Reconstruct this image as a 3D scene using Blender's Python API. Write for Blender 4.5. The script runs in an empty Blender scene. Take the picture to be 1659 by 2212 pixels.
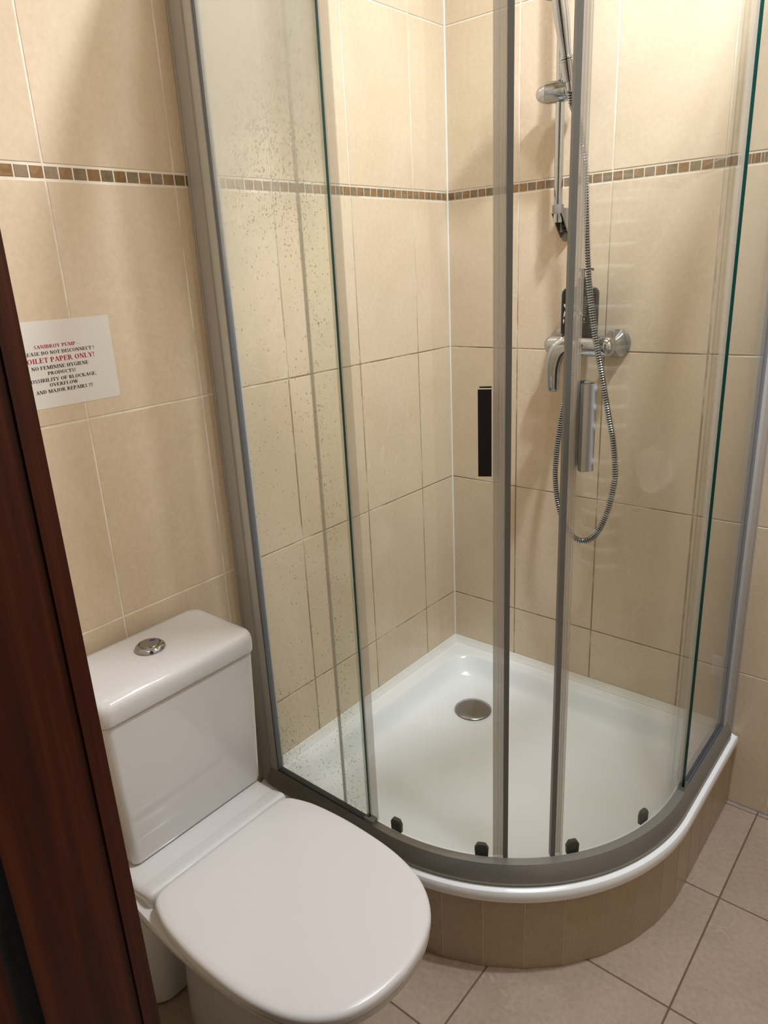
import bpy, bmesh, math, random
from mathutils import Vector, Matrix
random.seed(7)
S = bpy.context.scene
COL = S.collection
PI = math.pi

# ------------------------------------------------------------------ camera
cam_d = bpy.data.cameras.new('camera')
cam = bpy.data.objects.new('camera', cam_d); COL.objects.link(cam)
cam_d.sensor_fit = 'HORIZONTAL'; cam_d.sensor_width = 36.0
cam_d.lens = 1550.2 / 1659.0 * 36.0
cam_d.shift_x = 24.9 / 1659.0
cam_d.shift_y = -10.5 / 1659.0
cam_d.clip_start = 0.02
RX = [[0.7621474, 0.6452443, -0.0528316], [0.1655328, -0.2731142, -0.9476326], [-0.6258836, 0.7134903, -0.3149624]]
CPOS = Vector((1.23415, -1.79464, 1.41692))
r0, r1, r2 = [Vector(v) for v in RX]
M = Matrix((( r0.x, -r1.x, -r2.x), (r0.y, -r1.y, -r2.y), (r0.z, -r1.z, -r2.z))).to_4x4()
M.translation = CPOS
cam.matrix_world = M
S.camera = cam

# ------------------------------------------------------------------ light
S.view_settings.view_transform = 'Standard'
S.view_settings.look = 'None'
S.view_settings.gamma = 1.0
S.view_settings.use_curve_mapping = False
S.view_settings.exposure = 0.2
w = bpy.data.worlds.new('world'); S.world = w; w.use_nodes = True
w.node_tree.nodes['Background'].inputs[0].default_value = (0.9, 0.95, 1.0, 1)
w.node_tree.nodes['Background'].inputs[1].default_value = 0.12
LAMPS = [(1.16, -0.28, 2.69), (1.10, -0.74, 2.69), (1.00, -0.55, 2.69), (0.50, -0.50, 2.69)]  # the last lamp is added to brighten the shower tray
LAMP_W = [13.0, 30.0, 78.0, 16.0]
for k, (p, e) in enumerate(zip(LAMPS, LAMP_W)):
    l = bpy.data.lights.new('spot_bulb', 'SPOT'); l.energy = e; l.color = (0.90, 0.945, 1.0)
    l.spot_size = math.radians(165); l.spot_blend = 0.9; l.shadow_soft_size = 0.04
    o = bpy.data.objects.new('spot_bulb', l); COL.objects.link(o); o.location = p
S.cycles.max_bounces = 12
S.cycles.transparent_max_bounces = 32
S.cycles.sample_clamp_indirect = 4.0
S.cycles.caustics_reflective = False
S.cycles.caustics_refractive = False

# ------------------------------------------------------------------ helpers
def srgb(r, g, b):
    f = lambda c: (c/255/12.92) if c/255 <= 0.04045 else ((c/255+0.055)/1.055)**2.4
    return (f(r), f(g), f(b), 1)
MATS = {}
def base_mat(name, col, rough=0.5, metal=0.0, coat=0.0, spec=0.5, trans=0.0, ior=1.45):
    m = bpy.data.materials.new(name); m.use_nodes = True
    b = m.node_tree.nodes['Principled BSDF']
    b.inputs['Base Color'].default_value = col
    b.inputs['Roughness'].default_value = rough
    b.inputs['Metallic'].default_value = metal
    b.inputs['Coat Weight'].default_value = coat
    b.inputs['Coat Roughness'].default_value = 0.05
    b.inputs['Specular IOR Level'].default_value = spec
    b.inputs['Transmission Weight'].default_value = trans
    b.inputs['IOR'].default_value = ior
    MATS[name] = m
    return m
def N(m, t, **k):
    n = m.node_tree.nodes.new(t)
    for a, v in k.items(): setattr(n, a, v)
    return n
def LK(m, a, b): m.node_tree.links.new(a, b)
def noise(m, vec, scale, detail=3, rough=0.5, dist=0.0):
    n = N(m, 'ShaderNodeTexNoise'); n.inputs['Scale'].default_value = scale
    n.inputs['Detail'].default_value = detail; n.inputs['Roughness'].default_value = rough
    n.inputs['Distortion'].default_value = dist
    LK(m, vec, n.inputs['Vector']); return n
def ramp(m, fac, stops):
    r = N(m, 'ShaderNodeValToRGB'); e = r.color_ramp.elements
    while len(e) < len(stops): e.new(0.5)
    for i, (p, c) in enumerate(stops): e[i].position = p; e[i].color = c
    LK(m, fac, r.inputs[0]); return r
def mixc(m, fac, a, b, mode='MIX'):
    n = N(m, 'ShaderNodeMix', data_type='RGBA', blend_type=mode)
    for s, v in ((0, fac), (6, a), (7, b)):
        if hasattr(v, 'links') or isinstance(v, bpy.types.NodeSocket): LK(m, v, n.inputs[s])
        else: n.inputs[s].default_value = v
    return n.outputs[2]
def add_bump(m, h, strength, dist=0.002):
    b = N(m, 'ShaderNodeBump'); b.inputs['Strength'].default_value = strength
    b.inputs['Distance'].default_value = dist
    LK(m, h, b.inputs['Height']); LK(m, b.outputs[0], m.node_tree.nodes['Principled BSDF'].inputs['Normal'])

def tile_mat(name, c_main, c_alt, c_vein, rough, veinamt=0.5):
    m = base_mat(name, c_main, rough)
    P = m.node_tree.nodes['Principled BSDF']
    g = N(m, 'ShaderNodeNewGeometry'); tc = N(m, 'ShaderNodeTexCoord')
    off = N(m, 'ShaderNodeVectorMath', operation='SCALE'); off.inputs[0].default_value = (13, 7, 5)
    LK(m, g.outputs['Random Per Island'], off.inputs['Scale'])
    ad = N(m, 'ShaderNodeVectorMath', operation='ADD')
    LK(m, tc.outputs['Object'], ad.inputs[0]); LK(m, off.outputs[0], ad.inputs[1])
    n1 = noise(m, ad.outputs[0], 3.2, 5, 0.55, 0.9)
    r1_ = ramp(m, n1.outputs[0], [(0.36, (0, 0, 0, 1)), (0.64, (1, 1, 1, 1))])
    c = mixc(m, r1_.outputs[0], c_main, c_alt)
    n2 = noise(m, ad.outputs[0], 4.5, 6, 0.5, 2.2)
    r2_ = ramp(m, n2.outputs[0], [(0.485, (0, 0, 0, 1)), (0.5, (1, 1, 1, 1)), (0.515, (0, 0, 0, 1))])
    n3 = noise(m, ad.outputs[0], 2.4, 2)
    r3_ = ramp(m, n3.outputs[0], [(0.52, (0, 0, 0, 1)), (0.66, (veinamt,)*3+(1,))])
    mul = N(m, 'ShaderNodeMath', operation='MULTIPLY'); LK(m, r2_.outputs[0], mul.inputs[0]); LK(m, r3_.outputs[0], mul.inputs[1])
    c = mixc(m, mul.outputs[0], c, c_vein)
    n4 = noise(m, tc.outputs['Object'], 90, 3, 0.6)
    c = mixc(m, 0.10, c, ramp(m, n4.outputs[0], [(0.3, (0.35, 0.27, 0.2, 1)), (0.7, (0.95, 0.85, 0.72, 1))]).outputs[0])
    LK(m, c, P.inputs['Base Color'])
    n5 = noise(m, tc.outputs['Object'], 25, 4, 0.6)
    add_bump(m, n5.outputs[0], 0.12, 0.0015)
    return m
WALL = tile_mat('wall_tile_beige', srgb(214, 195, 168), srgb(222, 204, 179), srgb(234, 212, 194), 0.2)
FLOOR = tile_mat('floor_tile', srgb(152, 134, 118), srgb(164, 146, 130), srgb(188, 172, 156), 0.36, 0.5)
APRON = tile_mat('apron_tile', srgb(172, 156, 132), srgb(178, 162, 138), srgb(186, 170, 148), 0.3, 0.1)

GROUT = base_mat('wall_grout', srgb(214, 200, 178), 0.7)
PGROUT = base_mat('plinth_grout', srgb(222, 208, 186), 0.8)
def dirty_grout():
    m = GROUT; tc = N(m, 'ShaderNodeTexCoord')
    n = noise(m, tc.outputs['Object'], 9, 5, 0.6)
    r = ramp(m, n.outputs[0], [(0.45, srgb(243, 235, 222)), (0.70, srgb(212, 198, 176))])
    # mould and lime stay on the lower joints inside the shower
    sx = N(m, 'ShaderNodeSeparateXYZ'); LK(m, tc.outputs['Object'], sx.inputs[0])
    def mr(v, a, b):
        q = N(m, 'ShaderNodeMapRange'); LK(m, v, q.inputs[0]); q.inputs[1].default_value = a; q.inputs[2].default_value = b; return q.outputs[0]
    def mul(a, b):
        q = N(m, 'ShaderNodeMath', operation='MULTIPLY'); LK(m, a, q.inputs[0]); LK(m, b, q.inputs[1]); return q.outputs[0]
    n2 = noise(m, tc.outputs['Object'], 6, 4, 0.7)
    msk = mul(mul(mr(sx.outputs[2], 1.75, 1.2), mr(sx.outputs[0], 0.85, 0.80)), mul(mr(sx.outputs[1], -0.85, -0.80), mr(n2.outputs[0], 0.30, 0.52)))
    LK(m, mixc(m, msk, r.outputs[0], srgb(146, 128, 102)), m.node_tree.nodes['Principled BSDF'].inputs['Base Color'])
dirty_grout()
FGROUT = base_mat('floor_grout', srgb(104, 86, 70), 0.8)
PORC = base_mat('porcelain_white', srgb(209, 208, 208), 0.12, spec=0.5, coat=0.4)
LIDM = base_mat('toilet_lid_plastic', srgb(208, 206, 206), 0.24)
def tray_mat():
    m = base_mat('tray_acrylic', srgb(243, 248, 252), 0.2)
    tc = N(m, 'ShaderNodeTexCoord'); mp = N(m, 'ShaderNodeMapping')
    mp.inputs['Location'].default_value = (-0.16, 0.16, 0)
    LK(m, tc.outputs['Object'], mp.inputs['Vector'])
    ln = N(m, 'ShaderNodeVectorMath', operation='LENGTH')
    mm = N(m, 'ShaderNodeVectorMath', operation='MULTIPLY'); mm.inputs[1].default_value = (1, 1, 0)
    LK(m, mp.outputs[0], mm.inputs[0]); LK(m, mm.outputs[0], ln.inputs[0])
    fr = N(m, 'ShaderNodeMath', operation='PINGPONG'); fr.inputs[1].default_value = 0.035
    LK(m, ln.outputs['Value'], fr.inputs[0])
    r = ramp(m, fr.outputs[0], [(0.0, (0, 0, 0, 1)), (0.006, (1, 1, 1, 1))])
    add_bump(m, r.outputs[0], 0.25, 0.0015)
tray_mat(); TRAY = MATS['tray_acrylic']
SEAL = base_mat('sealant_white', srgb(236, 236, 232), 0.35)
CHROME = base_mat('chrome', (0.47, 0.50, 0.54, 1), 0.06, 1.0)
CHROME2 = base_mat('brushed_chrome', (0.36, 0.37, 0.38, 1), 0.2, 1.0)
ALU = base_mat('satin_aluminium', srgb(184, 184, 184), 0.42, 0.25)
ALU2 = base_mat('lit_face_aluminium', srgb(205, 208, 208), 0.4, 0.15)  # paler copy of the aluminium, imitating a face angled to the light
BGASK = base_mat('blue_grey_gasket', srgb(122, 127, 138), 0.4)
ALUR = base_mat('rail_aluminium', srgb(142, 142, 138), 0.36, 0.55)
DGASK = base_mat('dark_gasket', srgb(72, 78, 86), 0.4)
MAG = base_mat('grey_magnet_strip', srgb(112, 116, 116), 0.35)
ROLL = base_mat('dark_grey_plastic', srgb(80, 84, 80), 0.3)
GPLA = base_mat('grey_plastic', srgb(140, 136, 128), 0.35)
WPLA = base_mat('white_plastic', srgb(225, 225, 222), 0.35)
BLK = base_mat('bottle_black', srgb(10, 18, 22), 0.18)
BWHITE = base_mat('bottle_print', srgb(200, 205, 200), 0.4)
BLUE = base_mat('blue_mark', srgb(30, 50, 140), 0.3)
PAPER = base_mat('paper', srgb(228, 224, 220), 0.55)
INKR = base_mat('red_ink', srgb(176, 24, 62), 0.6)
INKB = base_mat('black_ink', srgb(20, 20, 24), 0.6)
PAINT = base_mat('white_ceiling_paint', srgb(236, 232, 224), 0.8)
HOSE_D = base_mat('hose_gap', srgb(45, 48, 48), 0.4)
EDGE = base_mat('glass_edge_green', srgb(12, 74, 70), 0.1, spec=0.8)

def wood_mat():
    m = base_mat('dark_red_wood', srgb(70, 24, 14), 0.34, spec=0.35)
    tc = N(m, 'ShaderNodeTexCoord'); mp = N(m, 'ShaderNodeMapping')
    mp.inputs['Scale'].default_value = (60, 60, 1.6)
    LK(m, tc.outputs['Object'], mp.inputs['Vector'])
    n = noise(m, mp.outputs[0], 1.0, 5, 0.6, 0.5)
    r = ramp(m, n.outputs[0], [(0.3, srgb(40, 13, 7)), (0.52, srgb(72, 27, 13)), (0.72, srgb(102, 48, 23))])
    n2 = noise(m, mp.outputs[0], 0.25, 3)
    c = mixc(m, ramp(m, n2.outputs[0], [(0.4, (0, 0, 0, 1)), (0.7, (0.6, 0.6, 0.6, 1))]).outputs[0], r.outputs[0], srgb(58, 20, 9))
    LK(m, c, m.node_tree.nodes['Principled BSDF'].inputs['Base Color'])
    add_bump(m, n.outputs[0], 0.08, 0.001)
    return m
WOOD = wood_mat()

def glass_mat(name, tint, film=0.0, steam=False, refl=1.0):
    """architectural glass: tinted transparency with a Fresnel reflection, plus a thin lime/steam film"""
    m = bpy.data.materials.new(name); m.use_nodes = True
    nt = m.node_tree; nt.nodes.remove(nt.nodes['Principled BSDF'])
    out = nt.nodes['Material Output']
    tr = N(m, 'ShaderNodeBsdfTransparent'); tr.inputs[0].default_value = tint
    gl = N(m, 'ShaderNodeBsdfGlossy'); gl.inputs['Roughness'].default_value = 0.015
    lw = N(m, 'ShaderNodeLayerWeight'); lw.inputs[0].default_value = 0.5
    pw = N(m, 'ShaderNodeMath', operation='POWER'); LK(m, lw.outputs['Facing'], pw.inputs[0]); pw.inputs[1].default_value = 5.0
    fr = N(m, 'ShaderNodeMath', operation='MULTIPLY_ADD'); LK(m, pw.outputs[0], fr.inputs[0])
    fr.inputs[1].default_value = 0.96; fr.inputs[2].default_value = 0.035
    mx = N(m, 'ShaderNodeMixShader')
    LK(m, fr.outputs[0], mx.inputs[0]); LK(m, tr.outputs[0], mx.inputs[1]); LK(m, gl.outputs[0], mx.inputs[2])
    df = N(m, 'ShaderNodeBsdfDiffuse'); df.inputs[0].default_value = (0.85, 0.87, 0.84, 1)
    tl = N(m, 'ShaderNodeBsdfTranslucent'); tl.inputs[0].default_value = (0.85, 0.87, 0.84, 1)
    md = N(m, 'ShaderNodeMixShader'); md.inputs[0].default_value = 0.5
    LK(m, df.outputs[0], md.inputs[1]); LK(m, tl.outputs[0], md.inputs[2])
    m2 = N(m, 'ShaderNodeMixShader')
    LK(m, mx.outputs[0], m2.inputs[1]); LK(m, md.outputs[0], m2.inputs[2])
    tc = N(m, 'ShaderNodeTexCoord'); mp = N(m, 'ShaderNodeMapping')
    mp.inputs['Scale'].default_value = (9, 9, 1.1)
    LK(m, tc.outputs['Object'], mp.inputs['Vector'])
    n = noise(m, mp.outputs[0], 1.0, 4, 0.55)
    r = ramp(m, n.outputs[0], [(0.35, (film*0.4,)*3+(1,)), (0.7, (film*1.5,)*3+(1,))])
    val = r.outputs[0]
    if steam:
        sx = N(m, 'ShaderNodeSeparateXYZ'); LK(m, tc.outputs['Object'], sx.inputs[0])
        n2 = noise(m, tc.outputs['Object'], 5, 3, 0.5)
        a1 = N(m, 'ShaderNodeMath', operation='MULTIPLY_ADD'); LK(m, n2.outputs[0], a1.inputs[0])
        a1.inputs[1].default_value = 0.35; LK(m, sx.outputs[2], a1.inputs[2])
        a3 = N(m, 'ShaderNodeMath', operation='MULTIPLY_ADD'); LK(m, sx.outputs[0], a3.inputs[0])
        a3.inputs[1].default_value = -0.55; LK(m, a1.outputs[0], a3.inputs[2])
        mr = N(m, 'ShaderNodeMapRange', interpolation_type='SMOOTHSTEP'); LK(m, a3.outputs[0], mr.inputs[0])
        mr.inputs[1].default_value = 1.50; mr.inputs[2].default_value = 1.95
        mr.inputs[3].default_value = 0.0; mr.inputs[4].default_value = 0.68
        a2 = N(m, 'ShaderNodeMath', operation='ADD'); LK(m, val, a2.inputs[0]); LK(m, mr.outputs[0], a2.inputs[1])
        val = a2.outputs[0]
    LK(m, val, m2.inputs[0]); LK(m, m2.outputs[0], out.inputs[0])
    MATS[name] = m
    return m
GLF = glass_mat('clear_glass_steamed', (0.975, 0.986, 0.962, 1), 0.035, True)
GLR = glass_mat('clear_glass_side', (0.978, 0.987, 0.972, 1), 0.025)
GLD = glass_mat('clear_glass_door', (0.978, 0.987, 0.974, 1), 0.012)

def clear_pvc(name, alpha, col):
    m = bpy.data.materials.new(name); m.use_nodes = True
    nt = m.node_tree; b = nt.nodes['Principled BSDF']
    b.inputs['Base Color'].default_value = col; b.inputs['Roughness'].default_value = 0.2
    tr = N(m, 'ShaderNodeBsdfTransparent'); tr.inputs[0].default_value = (0.965, 0.965, 0.955, 1)
    mx = N(m, 'ShaderNodeMixShader'); mx.inputs[0].default_value = alpha
    LK(m, tr.outputs[0], mx.inputs[1]); LK(m, b.outputs[0], mx.inputs[2]); LK(m, mx.outputs[0], nt.nodes['Material Output'].inputs[0])
    MATS[name] = m; return m
PVC = clear_pvc('clear_pvc_seal', 0.30, srgb(228, 226, 222))
PVCG = clear_pvc('grey_pvc_seal', 0.30, srgb(226, 222, 218))
def drop_mat():
    m = bpy.data.materials.new('water_drop'); m.use_nodes = True
    nt = m.node_tree; nt.nodes.remove(nt.nodes['Principled BSDF'])
    tr = N(m, 'ShaderNodeBsdfTransparent'); tr.inputs[0].default_value = (0.66, 0.65, 0.60, 1)
    gl = N(m, 'ShaderNodeBsdfGlossy'); gl.inputs['Roughness'].default_value = 0.08
    mx = N(m, 'ShaderNodeMixShader'); mx.inputs[0].default_value = 0.22
    LK(m, tr.outputs[0], mx.inputs[1]); LK(m, gl.outputs[0], mx.inputs[2]); LK(m, mx.outputs[0], nt.nodes['Material Output'].inputs[0])
    return m
DROP = drop_mat()

def link_bm(name, bm, mats, parent=None, smooth=True, normals=True):
    if normals: bmesh.ops.recalc_face_normals(bm, faces=bm.faces)
    me = bpy.data.meshes.new(name); bm.to_mesh(me); bm.free()
    if not isinstance(mats, (list, tuple)): mats = [mats]
    for x in mats: me.materials.append(x)
    if smooth:
        for p in me.polygons: p.use_smooth = True
        try: me.set_sharp_from_angle(angle=math.radians(34))
        except Exception: pass
    o = bpy.data.objects.new(name, me); COL.objects.link(o)
    if parent is not None: o.parent = parent
    return o
def tag(o, label=None, cat=None, group=None, kind=None):
    if label: o['label'] = label
    if cat: o['category'] = cat
    if group: o['group'] = group
    if kind: o['kind'] = kind
    return o
def thing(name, loc, label, cat, group=None):
    o = bpy.data.objects.new(name, None); COL.objects.link(o); o.location = loc
    o.empty_display_size = 0.05
    return tag(o, label, cat, group)
def child(name, bm, mats, parent, **k):
    """mesh coordinates are world ones: shift them into the parent Empty's space"""
    off = Vector((0, 0, 0)); q = parent
    while q is not None: off += q.location; q = q.parent
    bmesh.ops.translate(bm, verts=bm.verts, vec=-off)
    return link_bm(name, bm, mats, parent, **k)

def bevel(bm, wd, seg=2, ang=30):
    es = [e for e in bm.edges if len(e.link_faces) == 2 and e.calc_face_angle(0) > math.radians(ang)]
    if es: bmesh.ops.bevel(bm, geom=es, offset=wd, segments=seg, profile=0.5, affect='EDGES')
def box(bm, x0, x1, y0, y1, z0, z1, mat=0):
    vs = [bm.verts.new((x, y, z)) for z in (z0, z1) for x, y in ((x0, y0), (x1, y0), (x1, y1), (x0, y1))]
    for f in ((3, 2, 1, 0), (4, 5, 6, 7), (0, 1, 5, 4), (1, 2, 6, 5), (2, 3, 7, 6), (3, 0, 4, 7)):
        bm.faces.new([vs[i] for i in f]).material_index = mat
def bbox(x0, x1, y0, y1, z0, z1, bv=0.0, seg=2):
    bm = bmesh.new(); box(bm, x0, x1, y0, y1, z0, z1)
    if bv: bevel(bm, bv, seg)
    return bm
def loft(bm, rings, cap0=True, cap1=True, close=True, mat=0):
    V = [[bm.verts.new(p) for p in r] for r in rings]
    n = len(rings[0])
    for a, b in zip(V, V[1:]):
        for i in range(n if close else n-1):
            j = (i+1) % n
            bm.faces.new((a[i], a[j], b[j], b[i])).material_index = mat
    if cap0: bm.faces.new(list(reversed(V[0]))).material_index = mat
    if cap1: bm.faces.new(V[-1]).material_index = mat
    return V
def frame_for(d):
    d = d.normalized(); u = Vector((0, 0, 1)) if abs(d.z) < 0.95 else Vector((1, 0, 0))
    a = d.cross(u).normalized(); return a, d.cross(a).normalized()
def tube(bm, pts, rad, n=20, mat=0, caps=True):
    """rad: number or list"""
    pts = [Vector(p) for p in pts]
    R = rad if isinstance(rad, (list, tuple)) else [rad]*len(pts)
    rings = []; a = None
    for i, p in enumerate(pts):
        d = (pts[min(i+1, len(pts)-1)] - pts[max(i-1, 0)]).normalized()
        if a is None: a, b = frame_for(d)
        else:
            a = (a - d*a.dot(d)).normalized(); b = d.cross(a)
        rings.append([p + (a*math.cos(2*PI*k/n) + b*math.sin(2*PI*k/n))*R[i] for k in range(n)])
    return loft(bm, rings, caps, caps, True, mat)
def lathe(bm, prof, origin, axis, n=32, mat=0):
    """prof: list of (r, t) along axis from origin"""
    axis = Vector(axis).normalized(); a, b = frame_for(axis); O = Vector(origin)
    rings = [[O + axis*t + (a*math.cos(2*PI*k/n) + b*math.sin(2*PI*k/n))*max(r, 1e-5) for k in range(n)] for r, t in prof]
    return loft(bm, rings, True, True, True, mat)
def catmull(pts, k=12):
    P = [Vector(p) for p in pts]; out = []
    for i in range(len(P)-1):
        a, b, c, d = P[max(i-1, 0)], P[i], P[i+1], P[min(i+2, len(P)-1)]
        for s in range(k):
            t = s/k
            out.append(0.5*((2*b) + (c-a)*t + (2*a-5*b+4*c-d)*t*t + (3*b-a-3*c+d)*t**3))
    out.append(P[-1]); return out

# quadrant sweep: the enclosure follows straight - arc - straight at distance D from both walls
CC = 0.385
def qp(t, D):
    k, v = t
    if k == 'L': return (v, -D)
    if k == 'R': return (D, v)
    r = D - CC; a = math.radians(v)
    return (CC + r*math.cos(a), -CC + r*math.sin(a))
def tl(start, end, step=2.5):
    """start/end as ('L',x) / ('A',deg) / ('R',y)"""
    out = []
    if start[0] == 'L':
        out.append(start)
        if end[0] == 'L': out.append(end); return out
        a0 = -90.0
    elif start[0] == 'A': a0 = start[1]
    else: return [start, end]
    a1 = end[1] if end[0] == 'A' else 0.0
    n = max(2, int(abs(a1-a0)/step))
    out += [('A', a0+(a1-a0)*i/n) for i in range(n+1)]
    if end[0] == 'R': out.append(end)
    return out
def sweep(bm, prof, ts, mat=0, caps=True):
    rings = [[(*qp(t, D), z) for D, z in prof] for t in ts]
    return loft(bm, rings, caps, caps, True, mat)
def rect(D0, D1, z0, z1): return [(D0, z0), (D1, z0), (D1, z1), (D0, z1)]
FULL = tl(('L', 0.036), ('R', -0.036), 2.0)

# ------------------------------------------------------------------ room shell
ZR = [0.0, 0.391, 0.788, 1.186, 1.583, 1.607, 2.004, 2.401, 2.75]
MOS = [srgb(128, 92, 54), srgb(112, 98, 74), srgb(118, 82, 44), srgb(126, 112, 94), srgb(98, 84, 62), srgb(132, 98, 58)]
MOSM = []
for i, c in enumerate(MOS):
    mm = base_mat('mosaic_glass', c, 0.12, coat=0.6); MOSM.append(mm)
    tc = N(mm, 'ShaderNodeTexCoord'); nn = noise(mm, tc.outputs['Object'], 60, 3, 0.6, 1.0)
    LK(mm, mixc(mm, ramp(mm, nn.outputs[0], [(0.35, (0, 0, 0, 1)), (0.7, (0.5, 0.5, 0.5, 1))]).outputs[0], c, srgb(168, 140, 104)),
       mm.node_tree.nodes['Principled BSDF'].inputs['Base Color'])
def slab(bm, fn, u0, u1, v0, v1, mat=0, gap=0.0017, bv=0.0008, d=0.0014):
    """one tile: fn(u, v, depth) -> xyz"""
    u0 += gap; u1 -= gap; v0 += gap; v1 -= gap
    if u1-u0 < 0.004 or v1-v0 < 0.004: return
    A = [bm.verts.new(fn(u, v, -d)) for u, v in ((u0, v0), (u1, v0), (u1, v1), (u0, v1))]
    B = [bm.verts.new(fn(u, v, -0.0004)) for u, v in ((u0+.0003, v0+.0003), (u1-.0003, v0+.0003), (u1-.0003, v1-.0003), (u0+.0003, v1-.0003))]
    T = [bm.verts.new(fn(u, v, 0)) for u, v in ((u0+bv, v0+bv), (u1-bv, v0+bv), (u1-bv, v1-bv), (u0+bv, v1-bv))]
    for P_, Q in ((A, B), (B, T)):
        for i in range(4):
            j = (i+1) % 4; bm.faces.new((P_[i], P_[j], Q[j], Q[i])).material_index = mat
    bm.faces.new(T).material_index = mat
def tiled_wall(name, fn, us, zr, label, kind_label, slabbox, seed=1, mosaic=True):
    """structure wall of bevelled tiles over a grout bed; mosaic strip as a part"""
    bm = bmesh.new()
    for u0, u1 in zip(us, us[1:]):
        for v0, v1 in zip(zr, zr[1:]):
            if mosaic and abs(v0-1.583) < 1e-4: continue
            slab(bm, fn, u0, u1, v0, v1, 0)
    box(bm, *slabbox, mat=1)
    o = link_bm(name, bm, [WALL, GROUT], smooth=False); tag(o, label, kind_label, kind='structure')
    if mosaic:
        rnd = random.Random(seed); bm = bmesh.new()
        for u0, u1 in zip(us, us[1:]):
            n = max(1, round((u1-u0)/0.025)); prev = -1
            for k in range(n):
                mi = (k*2 + rnd.randint(0, 5)) % len(MOS)
                mi = rnd.choice([0, 2, 5]) if k % 2 == 0 else rnd.choice([1, 3, 4])
                slab(bm, fn, u0+(u1-u0)*k/n, u0+(u1-u0)*(k+1)/n, 1.5845, 1.6055, mi, gap=0.0013, bv=0.0006)
        m_ = link_bm('mosaic_strip', bm, MOSM, o, smooth=False)
        m_['label'] = 'narrow strip of brown and grey glass mosaic'
    return o
XR = 1.75   # right side of the room
YF = -1.5   # entrance wall
LU = [0.0, 0.156, 0.4035, 0.656, 0.901, 1.1545, 1.404, 1.5]
tiled_wall('wall_left', lambda u, v, d: (d, -u, v), LU, ZR, 'beige tiled wall behind the toilet with a thin mosaic strip', 'wall', (-0.10, -0.0011, YF, 0.0, 0.0, 2.75), 3)
RU = [0.0, 0.2235, 0.4735, 0.7245, 0.975, 1.225, 1.475, 1.725, 1.75]
tiled_wall('wall_back', lambda u, v, d: (u, -d, v), RU, ZR, 'beige tiled wall carrying the shower mixer and riser rail', 'wall', (-0.10, XR+0.1, 0.0011, 0.10, 0.0, 2.75), 5)
tiled_wall('wall_right', lambda u, v, d: (XR-d, -u, v), [0, .2, .45, .7, .95, 1.2, 1.45, 1.5], ZR, 'beige tiled wall on the far right', 'wall', (XR+0.0011, XR+0.1, YF-0.9, 0.0, 0.0, 2.75), 7)
# entrance wall with the doorway (x .60 .. 1.45)
JX0, JX1 = 0.57, 1.42
bm = bmesh.new()
for u0, u1 in ((0, .05), (.05, .30), (.30, .53)):
    for v0, v1 in zip(ZR, ZR[1:]): slab(bm, lambda u, v, d: (u, YF+d, v), u0, u1, v0, v1)
for u0, u1 in ((JX1+.04, 1.75),):
    for v0, v1 in zip(ZR, ZR[1:]): slab(bm, lambda u, v, d: (u, YF+d, v), u0, u1, v0, v1)
slab(bm, lambda u, v, d: (u, YF+d, v), .53, JX1+.04, 2.10, 2.75)
box(bm, -0.10, .532, YF-0.115, YF-0.0011, 0, 2.75, mat=1)
box(bm, JX1+.038, XR+0.1, YF-0.115, YF-0.0011, 0, 2.75, mat=1)
box(bm, .532, JX1+.038, YF-0.115, YF-0.0011, 2.09, 2.75, mat=1)
tag(link_bm('wall_front', bm, [WALL, GROUT], smooth=False), 'tiled wall around the doorway', 'wall', kind='structure')

bm = bmesh.new()
xs = [-0.033+0.33*k for k in range(0, 7)]; xs = [0.0] + [x for x in [-0.363+0.33*k for k in range(2, 8)] if 0 < x < XR] + [XR]
ys = [0.0] + [-0.0145-0.3295*k for k in range(0, 8) if -0.0145-0.3295*k > -2.4] + [-2.4]
xs = [0.0, 0.297, 0.627, 0.957, 1.287, 1.617, XR]
for x0, x1 in zip(xs, xs[1:]):
    for y1, y0 in zip(ys, ys[1:]):
        slab(bm, lambda u, v, d: (u, v, d), x0, x1, y0, y1, gap=0.0016)
box(bm, 0, XR, -2.4, 0, -0.1, -0.0012, mat=1)
tag(link_bm('floor', bm, [FLOOR, FGROUT], smooth=False), 'brownish beige square floor tiles with dark joints', 'floor', kind='structure')
bm = bbox(-0.1, XR+0.1, -2.5, 0.1, 2.75, 2.85)
tag(link_bm('ceiling', bm, PAINT, smooth=False), 'white ceiling above the bathroom', 'ceiling', kind='structure')
# hallway behind the camera: wall coloured dark so reflections show a dim corridor
HALL = base_mat('hall_dimmed', srgb(58, 40, 34), 0.7)
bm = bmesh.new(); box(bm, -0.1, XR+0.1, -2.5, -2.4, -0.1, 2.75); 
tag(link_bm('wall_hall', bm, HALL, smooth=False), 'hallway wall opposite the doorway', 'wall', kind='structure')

# white silicone bead in the corner and sealing strips along the tray
bm = bmesh.new(); tube(bm, [(0.0015, -0.0015, 0.222), (0.0015, -0.0015, 2.75)], 0.0028, 10)
tag(link_bm('trim_1', bm, SEAL), 'white sealant bead in the shower corner', 'trim', kind='structure')
def seal_prof(u): return None
for nm, f, lab in (('trim_2', lambda s, d, z: (d, -s, z), 'white sealing strip between tray and left wall'),
                   ('trim_3', lambda s, d, z: (s, -d, z), 'white sealing strip between tray and back wall')):
    bm = bmesh.new(); pr = [(0.0006, 0.2155), (0.016, 0.2155), (0.0165, 0.218), (0.0125, 0.221), (0.007, 0.227), (0.004, 0.2335), (0.0006, 0.2345)]
    loft(bm, [[f(s, d, z) for d, z in pr] for s in (0.0008, 0.845)])
    tag(link_bm(nm, bm, SEAL), lab, 'trim', kind='structure')

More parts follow.
